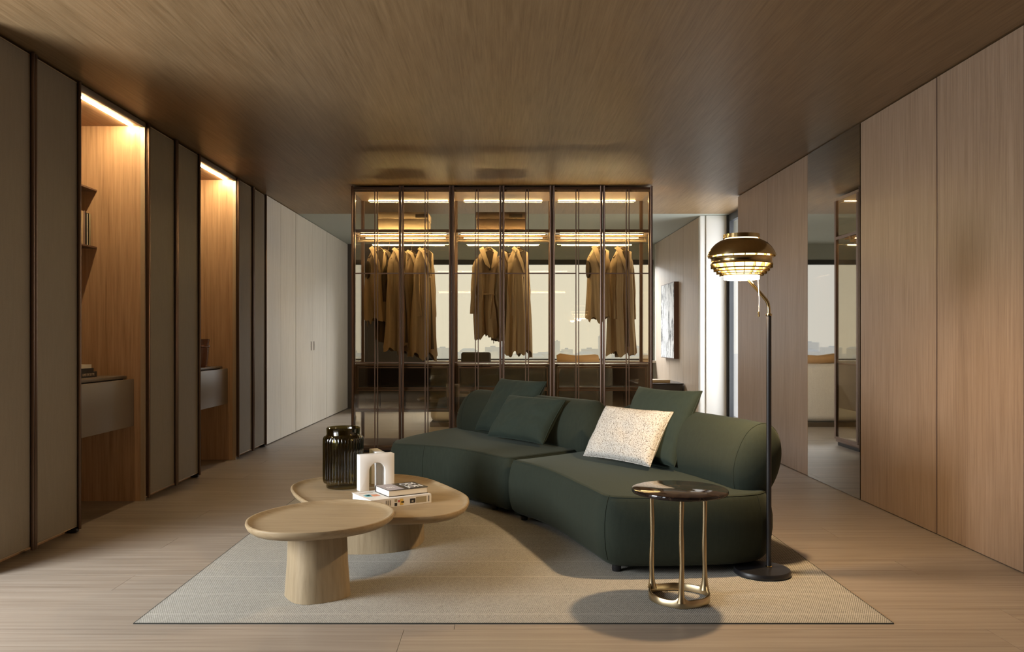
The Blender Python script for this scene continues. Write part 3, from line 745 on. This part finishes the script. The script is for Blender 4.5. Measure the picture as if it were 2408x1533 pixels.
def backrest(line, rl, rr, cl, cr, name='backrest'):
    P = resample(chaikin_open(line), 60, False)
    sec = resample(chaikin([Vector(s) for s in secp], 2), 44)
    d = [0]
    for a, b_ in zip(P, P[1:]): d.append(d[-1]+(b_-a).length)
    T = d[-1]; 
    # denser ends
    ss = [rl*(1-math.cos(PI/2*k/9)) for k in range(10)] + [rl+(T-rl-rr)*k/24 for k in range(1, 24)] + [T-rr*(1-math.cos(PI/2*k/9)) for k in range(9, -1, -1)]
    rg = []
    for s_ in ss:
        i = 0
        while i < len(d)-2 and d[i+1] < s_: i += 1
        u = (s_-d[i])/(d[i+1]-d[i]); p_ = P[i].lerp(P[i+1], u)
        t = (P[min(i+2, len(P)-1)]-P[max(i-1, 0)]).normalized(); nrm = Vector((-t.y, t.x))
        if s_ < rl: k = math.sqrt(max(1e-4, 1-(1-s_/rl)**2)); cc_ = cl
        elif s_ > T-rr: k = math.sqrt(max(1e-4, 1-(1-(T-s_)/rr)**2)); cc_ = cr
        else: k = 1; cc_ = (0, 0)
        k = max(k, .05)
        rg.append([(p_.x+nrm.x*(cc_[0]+(q.x-cc_[0])*k if k < 1 else q.x), p_.y+nrm.y*(cc_[0]+(q.x-cc_[0])*k if k < 1 else q.x), cc_[1]+(q.y-cc_[1])*k if k < 1 else q.y) for q in sec])
    o = MB().rings(rg).build(name, 'sofa_green', so, ang=70)
    return o, rg
def chaikin_open(pts, it=2):
    pts = [Vector(p) for p in pts]
    for _ in range(it):
        o = [pts[0]]
        for a, b_ in zip(pts, pts[1:]): o += [a*.75+b_*.25, a*.25+b_*.75]
        o.append(pts[-1]); pts = o
    return pts
bL, gL = backrest([(-0.479, 7.334), (-0.275, 7.038), (0.102, 6.477), (0.428, 5.998), (0.612, 5.753)], .26, .13, (.13, .42), (.13, .50))
bR, gR = backrest([(0.683, 5.610), (0.877, 5.253), (1.051, 4.906), (1.173, 4.539), (1.239, 4.243)], .12, .10, (.13, .56), (.15, .58))
for bk, g in ((bR, gR), (bL, gL)):
    ring = g[-9] if bk is bR else g[8]
    MB().tube([tuple(q) for q in ring], .0028, 6, True).build('seam', 'sofa_green', bk)
MB().box(.25, .60, 5.9, 6.4, .40, .42).build('spacer', 'sofa_green', so) if False else None
for x, y in ((-0.673, 6.375), (-0.051, 5.732), (0.143, 5.406), (0.586, 4.223), (1.275, 4.335), (1.224, 5.100), (0.510, 6.120), (-0.306, 7.191), (0.867, 5.712)):
    MB().lathe([(.022, 0), (.024, .012), (.024, .056)], x, y, 16).build('foot', 'black_paint', so)
for q in so.children:
    if q.name.startswith('foot'): q.data.transform(Matrix.Translation((0, 0, RUGZ)))

# cushions
def cushion(bl, br, hh, lean, th, mat, label, seed, z0=.44, seamv=None):
    bl = Vector(bl); br = Vector(br); d = br-bl; w_ = d.length; d.normalize(); nrm = Vector((-d.y, d.x))
    if nrm.x < 0: nrm = -nrm
    nn = 34; rnd = Vector((seed*3.1, seed*1.7, 0))
    t = thing('cushion', (bl.x, bl.y, z0), label, 'cushion', 'cushions on the green sofa')
    top, bot = [], []
    bmx = MB(); bm = bmx.bm
    for side in (1, -1):
        grid = []
        for j in range(nn+1):
            rw_ = []
            for i in range(nn+1):
                u = -1+2*i/nn; v = -1+2*j/nn
                e = (1-abs(u)**3.2)*(1-abs(v)**3.2)
                puff = max(0, e)**.45
                pin = 1-.055*(1-abs(v)**2)*abs(u)**3*1.0
                piv = 1-.055*(1-abs(u)**2)*abs(v)**3*1.0
                px_ = u*w_/2*pin; pz_ = v*hh/2*piv
                wr_ = noise.noise(Vector((u*2.2, v*2.2, side*.6))+rnd)*.012+noise.noise(Vector((u*6, v*5, side))+rnd)*.004
                o_ = side*(th/2*puff+.006)+wr_*puff
                if seamv is not None: o_ -= side*.0035*math.exp(-((u-seamv)/.012)**2)*puff
                rw_.append(bm.verts.new((px_, o_, pz_)))
            grid.append(rw_)
        for j in range(nn):
            for i in range(nn):
                f = (grid[j][i], grid[j][i+1], grid[j+1][i+1], grid[j+1][i])
                bm.faces.new(f if side < 0 else f[::-1])
        (top if side > 0 else bot).append(grid)
    A, B = top[0], bot[0]
    per = [(0, i) for i in range(nn)]+[(j, nn) for j in range(nn)]+[(nn, i) for i in range(nn, 0, -1)]+[(j, 0) for j in range(nn, 0, -1)]
    for k in range(len(per)):
        a, b_ = per[k], per[(k+1) % len(per)]
        bm.faces.new((A[a[0]][a[1]], A[b_[0]][b_[1]], B[b_[0]][b_[1]], B[a[0]][a[1]]))
    edge = [tuple((A[a[0]][a[1]].co+B[a[0]][a[1]].co)/2) for a in per]
    X3 = Vector((d.x, d.y, 0)); Z3 = Vector((nrm.x*math.sin(lean), nrm.y*math.sin(lean), math.cos(lean))); Y3 = Z3.cross(X3)
    mt = Matrix((X3, Y3, Z3)).transposed().to_4x4()
    c = X3*(w_/2)+Z3*(hh/2)
    mt = Matrix.Translation(c) @ mt
    bmx.xf(mt); bmx.build('cushion_cover', mat, t, local=True, ang=80)
    MB().tube(edge, .0035, 6, True).xf(mt).build('piping', mat, t, local=True)
    return t
cushion((-0.230, 6.865), (0.128, 6.365), .50, R(33), .13, 'cushion_green', 'large dark green cushion, at the back left of the sofa', 1, .435, .05)
cushion((-0.117, 6.426), (0.289, 5.916), .38, R(36), .13, 'cushion_green', 'smaller dark green cushion in front of the large left one', 2, .435, .02)
cushion((0.530, 5.365), (0.879, 4.896), .375, R(33), .12, 'boucle_speckle', 'cream speckled boucle cushion at the middle of the sofa', 3, .433)
cushion((0.714, 5.345), (1.020, 4.876), .50, R(28), .12, 'cushion_green', 'large dark green cushion behind the speckled boucle one', 4, .435)

# ------------------------------------------------------------------ coffee tables
def tray_table(name, outline, ztop, base, zb, label):
    cx0 = sum(p_[0] for p_ in outline)/len(outline); cy0 = sum(p_[1] for p_ in outline)/len(outline)
    t = thing(name, (cx0, cy0, RUGZ), label, 'coffee table')
    P = resample(chaikin(outline, 3), 120)
    rg = [[(q.x, q.y, z) for q in offset(P, d)] for z, d in ((ztop-.052, .16), (ztop-.050, .06), (ztop-.043, .028), (ztop-.028, .008), (ztop-.012, .0), (ztop-.003, .002), (ztop, .008), (ztop-.002, .014), (ztop-.010, .024), (ztop-.015, .040), (ztop-.016, .07))]
    MB().rings(rg).build('tabletop', 'oak_top', t, ang=50)
    MB().rings(base).build('pedestal', 'oak_leg', t, ang=40)
    return t
big = [(-1.24, 4.78), (-1.29, 5.02), (-1.20, 5.24), (-.93, 5.38), (-.65, 5.36), (-.46, 5.20), (-.32, 4.92), (-.20, 4.66), (-.175, 4.46), (-.20, 4.24), (-.31, 4.09), (-.50, 4.05), (-.68, 4.06), (-.88, 4.22), (-1.07, 4.44)]
def sup(cx, cy, rx, ry, z, e=2.4, n_=72, rot=0):
    o = []
    for k in range(n_):
        a = 2*PI*k/n_; ca, sa = math.cos(a), math.sin(a)
        x = rx*math.copysign(abs(ca)**(2/e), ca); y = ry*math.copysign(abs(sa)**(2/e), sa)
        o.append((cx+x*math.cos(rot)-y*math.sin(rot), cy+x*math.sin(rot)+y*math.cos(rot), z))
    return o
tray_table('coffee_table', big, .315, [sup(-.80, 4.86, .335, .325, .0045), sup(-.80, 4.86, .32, .31, .262)], .26, 'larger low oak coffee table with rimmed pebble top on a wide drum base')
sm_ = [(-1.17, 3.70), (-1.185, 3.86), (-1.10, 4.06), (-.93, 4.22), (-.74, 4.24), (-.56, 4.10), (-.50, 3.90), (-.55, 3.68), (-.72, 3.52), (-.95, 3.48), (-1.10, 3.56)]
tray_table('coffee_table', sm_, .372, [sup(-.865, 3.835, .142, .142, .0045, 2.9, 72, R(32)), sup(-.865, 3.835, .132, .132, .16, 2.8, 72, R(32)), sup(-.865, 3.835, .127, .127, .32, 2.7, 72, R(32))], .31, 'smaller round oak coffee table with rimmed top on a tapered pedestal, nearest the camera')

TZ = .2995
vs = thing('glass_vase', (-.965, 4.97, TZ), 'dark smoked olive glass vase with fluted body and wide neck, on the large coffee table', 'vase')
flut = lambda a, i: 1+(.032*abs(math.sin(a*17))**.6-.032 if i in FL else 0)
op = [(.001, .0), (.098, 0), (.102, .004), (.102, .022), (.106, .028), (.117, .032), (.121, .042), (.122, .06), (.122, .17), (.122, .275), (.121, .296), (.116, .308), (.103, .314), (.099, .322), (.101, .36), (.097, .362), (.093, .358), (.092, .322), (.108, .300), (.112, .28), (.112, .06), (.108, .045), (.001, .04)]
FL = {6, 7, 8, 9, 10}
MB().lathe(op, seg=340, mod=flut, cap0=False, cap1=False).build('vase_body', 'vase_glass', vs, local=True, ang=50)

ar = thing('arch_sculpture', (-.74, 4.86, TZ), 'white stone sculpture of two crossed arches on the large coffee table', 'sculpture')
def arch(w_, h_, t_, o0, o1, oh, name, mtx):
    # outline in xz, slab along y
    r_ = (o1-o0)/2; c = (o0+o1)/2; n_ = 14
    inner = [(o0, 0)] + [(c-r_*math.cos(PI*k/n_), oh-r_+r_*math.sin(PI*k/n_)) for k in range(n_+1)] + [(o1, 0)]
    bmx = MB(); bm = bmx.bm
    outer = [(0, 0)]
    for k in range(n_+1):
        f = k/n_; L_ = 2*h_+w_; s_ = f*L_
        outer.append((0, s_) if s_ <= h_ else ((s_-h_, h_) if s_ <= h_+w_ else (w_, 2*h_+w_-s_)))
    # snap nearest samples to corners
    for cor in ((0, h_), (w_, h_)):
        i = min(range(1, len(outer)), key=lambda k: (outer[k][0]-cor[0])**2+(outer[k][1]-cor[1])**2); outer[i] = cor
    outer.append((w_, 0)); outer[-2] = (w_, .004); outer[1] = (0, .004)
    fr = [[bm.verts.new((x, y, z)) for x, z in pts] for y in (0, t_) for pts in (outer, inner)]
    of, inf, ob, inb = fr
    N = len(of)
    for k in range(N-1):
        bm.faces.new((of[k], of[k+1], inf[k+1], inf[k])); bm.faces.new((ob[k+1], ob[k], inb[k], inb[k+1]))
        bm.faces.new((of[k+1], of[k], ob[k], ob[k+1])); bm.faces.new((inf[k], inf[k+1], inb[k+1], inb[k]))
    bm.faces.new((of[0], inf[0], inb[0], ob[0])); bm.faces.new((inf[-1], of[-1], ob[-1], inb[-1]))
    bmx.xf(mtx)
    bmx.build(name, 'white_stone', ar, .003, 2, ang=40)
arch(.215, .213, .058, .058, .157, .163, 'front_arch', Matrix.Translation((-.837, 4.81, TZ)) @ Matrix.Rotation(R(28), 4, 'Z'))
arch(.20, .213, .055, .055, .145, .158, 'rear_arch', Matrix.Translation((-.758, 4.922, TZ)) @ Matrix.Rotation(R(28+84), 4, 'Z') @ Matrix.Translation((.0, -.0275-.03, 0)))

# lower comic-art book: origin at spine left corner, yaw atan(.19/.30)
yw = math.atan2(.19, .30)
b1 = book((-.692, 4.31, TZ), yw, .355, .264, .047, 'cover_white', 'paper_white', 'thick white art book with illustrated spine, under the black one on the coffee table', 'book')
for (x0, x1, z0, z1, mt_) in ((.012, .06, .014, .030, 'print_khaki'), (.085, .088, .010, .038, 'cover_black'), (.096, .099, .010, .038, 'cover_black'), (.108, .111, .010, .038, 'cover_black'), (.135, .150, .004, .020, 'cover_black'), (.135, .150, .026, .040, 'print_khaki'), (.155, .166, .022, .034, 'print_red'), (.166, .186, .006, .040, 'print_yellow'), (.172, .190, .016, .026, 'cover_black'), (.226, .258, .010, .034, 'cover_black'), (.236, .250, .016, .024, 'cover_cream'), (.262, .325, .008, .040, 'print_khaki'), (.338, .342, .008, .040, 'cover_black')):
    MB().box(x0, x1, -.0028, -.002, z0, z1).build('spine_print', mt_, b1, local=True)
for (x0, x1, y0, y1, mt_) in ((.02, .055, .10, .15, 'print_teal'), (.06, .10, .10, .15, 'print_orange'), (.035, .06, .13, .165, 'print_teal'), (.02, .10, .20, .215, 'print_pale')):
    MB().box(x0, x1, y0, y1, .0471, .0476).build('cover_print', mt_, b1, local=True)
b2 = book((-.611, 4.40, TZ+.0478), math.atan2(4.523-4.40, .199), .234, .182, .035, 'cover_black', 'paper', 'black book with white block letters, lying on the thick white art book', 'book')
# spine of this one is at the back: flip cover spine
c_ = [c for c in b2.children if c.name.startswith('cover')][0]
for c in b2.children: c.data.transform(Matrix.Translation((.234, .182, 0)) @ Matrix.Rotation(PI, 4, 'Z'))
MB().box(.002, .095, .002, .18, .0351, .0354).build('cover_print', 'cover_grey', b2, local=True)
for (tx, sx, sy, sz, mt_) in (('JON', .175, .052, .085, 'paper_white'), ('ODI', .17, .130, .08, 'paper_white'), ('DM', .045, .08, .045, 'cover_white')):
    text_mesh(tx, sz, mt_, b2, Matrix.Translation((sx, sy, .0357)) @ Matrix.Scale(.62, 4, (1, 0, 0)), 'lettering')

# ------------------------------------------------------------------ side table
st_ = thing('side_table', (.81, 3.765, RUGZ), 'small round side table with glossy dark marble top on three cast brass legs', 'side table')
MB().lathe([(.001, .486), (.20, .486), (.216, .490), (.220, .498), (.217, .506), (.208, .509), (.001, .509)], .815, 3.78, 96, cap0=False, cap1=False).build('tabletop', 'marble_dark', st_, ang=50)
cxr, cyr = .81, 3.765
def rr_(a):
    best = 0
    for k in (R(262), R(22), R(142)):
        dlt = math.atan2(math.sin(a-k), math.cos(a-k)); best = max(best, math.exp(-(dlt/.28)**2))
    return .138+.010*best
ringo = []
N = 96
def hgt(a):
    h_ = 0
    for k in (R(262), R(22), R(142)):
        dlt = abs(math.atan2(math.sin(a-k), math.cos(a-k))); h_ = max(h_, math.exp(-(dlt/.13)**2))
    return .034+.03*h_+.001*math.sin(9*a)
sec4 = []
for k in range(N):
    a = 2*PI*k/N; r0 = rr_(a); r1 = r0-.011; ca, sa = math.cos(a), math.sin(a); hz0 = RUGZ+.001; hz1 = RUGZ+hgt(a)
    sec4.append([(cxr+r0*ca, cyr+r0*sa, hz0), (cxr+r0*ca, cyr+r0*sa, hz1-.003), (cxr+(r0-.003)*ca, cyr+(r0-.003)*sa, hz1), (cxr+(r1+.002)*ca, cyr+(r1+.002)*sa, hz1), (cxr+r1*ca, cyr+r1*sa, hz1-.003), (cxr+r1*ca, cyr+r1*sa, hz0)])
mb = MB(); vr = [[mb.bm.verts.new(q) for q in s_] for s_ in sec4]; vr.append(vr[0]); mb.skin(vr, False, False)
mb.build('base_ring', 'brass_aged', st_, ang=50)
for k in (R(262), R(22), R(142)):
    r0 = rr_(k)-.009; x, y = cxr+r0*math.cos(k), cyr+r0*math.sin(k)
    pts = []; rs_ = []
    for j in range(19):
        t = j/18; z = .03+(.487-.03)*t
        pts.append((x+.0014*math.sin(9*t+k), y, z)); rs_.append(.0112+.010*math.exp(-t*16)+.0008*math.sin(17*t+k)-.001*t)
    MB().tube(pts, rs_, 14).build('leg', 'brass_aged', st_)

# ------------------------------------------------------------------ floor lamp
lx, ly = 1.222, 4.20
lp = thing('floor_lamp', (1.318, 4.17, RUGZ), 'floor lamp with polished brass tiered shade on a black pole and round black base', 'lamp')
MB().lathe([(.001, RUGZ), (.134, RUGZ), (.140, RUGZ+.004), (.140, .026), (.136, .032), (.001, .034)], 1.318, 4.17, 72, cap0=False, cap1=False).build('base', 'black_paint', lp, ang=40)
pxx, pyy = 1.359, 4.19
MB().lathe([(.015, .033), (.017, .036), (.0145, .040)], pxx, pyy, 24).build('base_collar', 'brass', lp)
MB().lathe([(.0125, .038), (.0125, 1.312), (.013, 1.316)], pxx, pyy, 24).build('pole', 'black_paint', lp)
MB().lathe([(.0145, 1.314), (.0155, 1.318), (.0145, 1.322), (.011, 1.326)], pxx, pyy, 24).build('pole_collar', 'brass', lp)
arm = [(pxx, pyy, 1.32), (pxx, pyy, 1.355), (pxx-.006, pyy, 1.385), (pxx-.030, pyy+.002, 1.415), (pxx-.065, pyy+.004, 1.455), (pxx-.092, pyy+.007, 1.485), (pxx-.108, pyy+.01, 1.515), (pxx-.117, pyy+.01, 1.56), (pxx-.127, pyy+.01, 1.60), (lx, ly, 1.635), (lx, ly, 1.66)]
MB().tube([tuple(q) for q in resample(chaikin_open([Vector(q) for q in arm], 2), 50, False)], .0085, 14).build('arm', 'brass', lp)
sh = MB().lathe([(.088, 1.728), (.090, 1.730), (.092, 1.712), (.090, 1.709)], lx, ly, 72, cap0=False, cap1=False).build('top_collar', 'brass', lp)
shell = [(.090, 1.704), (.108, 1.697), (.130, 1.683), (.149, 1.663), (.163, 1.640), (.169, 1.625), (.170, 1.620)]
MB().rings([[ (lx+r_*math.cos(2*PI*k/80), ly+r_*math.sin(2*PI*k/80), z) for k in range(80)] for r_, z in shell+[(r_-.003, z-.001) for r_, z in shell[::-1]]], False, False).build('dome', 'brass', lp, ang=60)
def band(prof_, name='shade_ring'):
    p2 = prof_+[(r_-.002, z) for r_, z in prof_[::-1]]
    MB().lathe(p2, lx, ly, 80, cap0=False, cap1=False).build(name, 'brass', lp, ang=50)
band([(.158, 1.612), (.152, 1.606), (.150, 1.592), (.152, 1.580), (.156, 1.576)])
band([(.141, 1.559), (.143, 1.555), (.141, 1.552)]); band([(.127, 1.544), (.129, 1.541), (.127, 1.538)]); band([(.112, 1.532), (.114, 1.530), (.112, 1.527)])
band([(.097, 1.524), (.099, 1.521), (.096, 1.518)])
fins = MB()
for k in range(18):
    a = 2*PI*k/18; ca, sa = math.cos(a), math.sin(a)
    for (r0, z0, r1, z1, tw) in ((.150, 1.612, .166, 1.624, .0022), (.128, 1.556, .153, 1.578, .0016), (.115, 1.541, .139, 1.554, .0016), (.10, 1.527, .125, 1.539, .0016), (.090, 1.518, .110, 1.529, .0016)):
        fins.rings([[(lx+r*ca-s_*tw*sa, ly+r*sa+s_*tw*ca, z) for r, s_ in ((r0, -1), (r1, -1), (r1, 1), (r0, 1))] for z in (z0, z1)])
f_ = fins.build('shade_fins', 'brass', lp, smooth=False); f_['kind'] = 'stuff'
# inner lit reflector
MB().lathe([(.080, 1.712), (.100, 1.690), (.142, 1.622), (.142, 1.580), (.120, 1.558), (.104, 1.542), (.092, 1.530), (.088, 1.518)], lx, ly, 64, cap0=True, cap1=False).build('inner_diffuser', 'lamp_glow', lp)
emit('lamp_rim', (1.0, .86, .58), 9)
MB().lathe([(.0885, 1.520), (.0885, 1.500), (.084, 1.499), (.084, 1.520)], lx, ly, 64, cap0=False, cap1=False).build('lower_diffuser', 'lamp_rim', lp)
cord = MB().tube([(lx+.075, ly-.03, 1.51), (lx+.078, ly-.03, 1.46), (lx+.082, ly-.03, 1.40), (lx+.080, ly-.03, 1.335)], .0014, 6); cord.build('pull_cord', 'paper_white', lp)
MB().lathe([(.002, 1.336), (.0035, 1.33), (.0055, 1.310), (.001, 1.308)], lx+.079, ly-.03, 12).build('pull_knob', 'brass', lp)
lb = bpy.data.lights.new('lamp_bulb', 'POINT'); lb.energy = 92; lb.color = (1.0, .69, .38); lb.shadow_soft_size = .035
lo = bpy.data.objects.new('lamp_bulb', lb); C.objects.link(lo); lo.location = (lx-.015, ly-.01, 1.508)
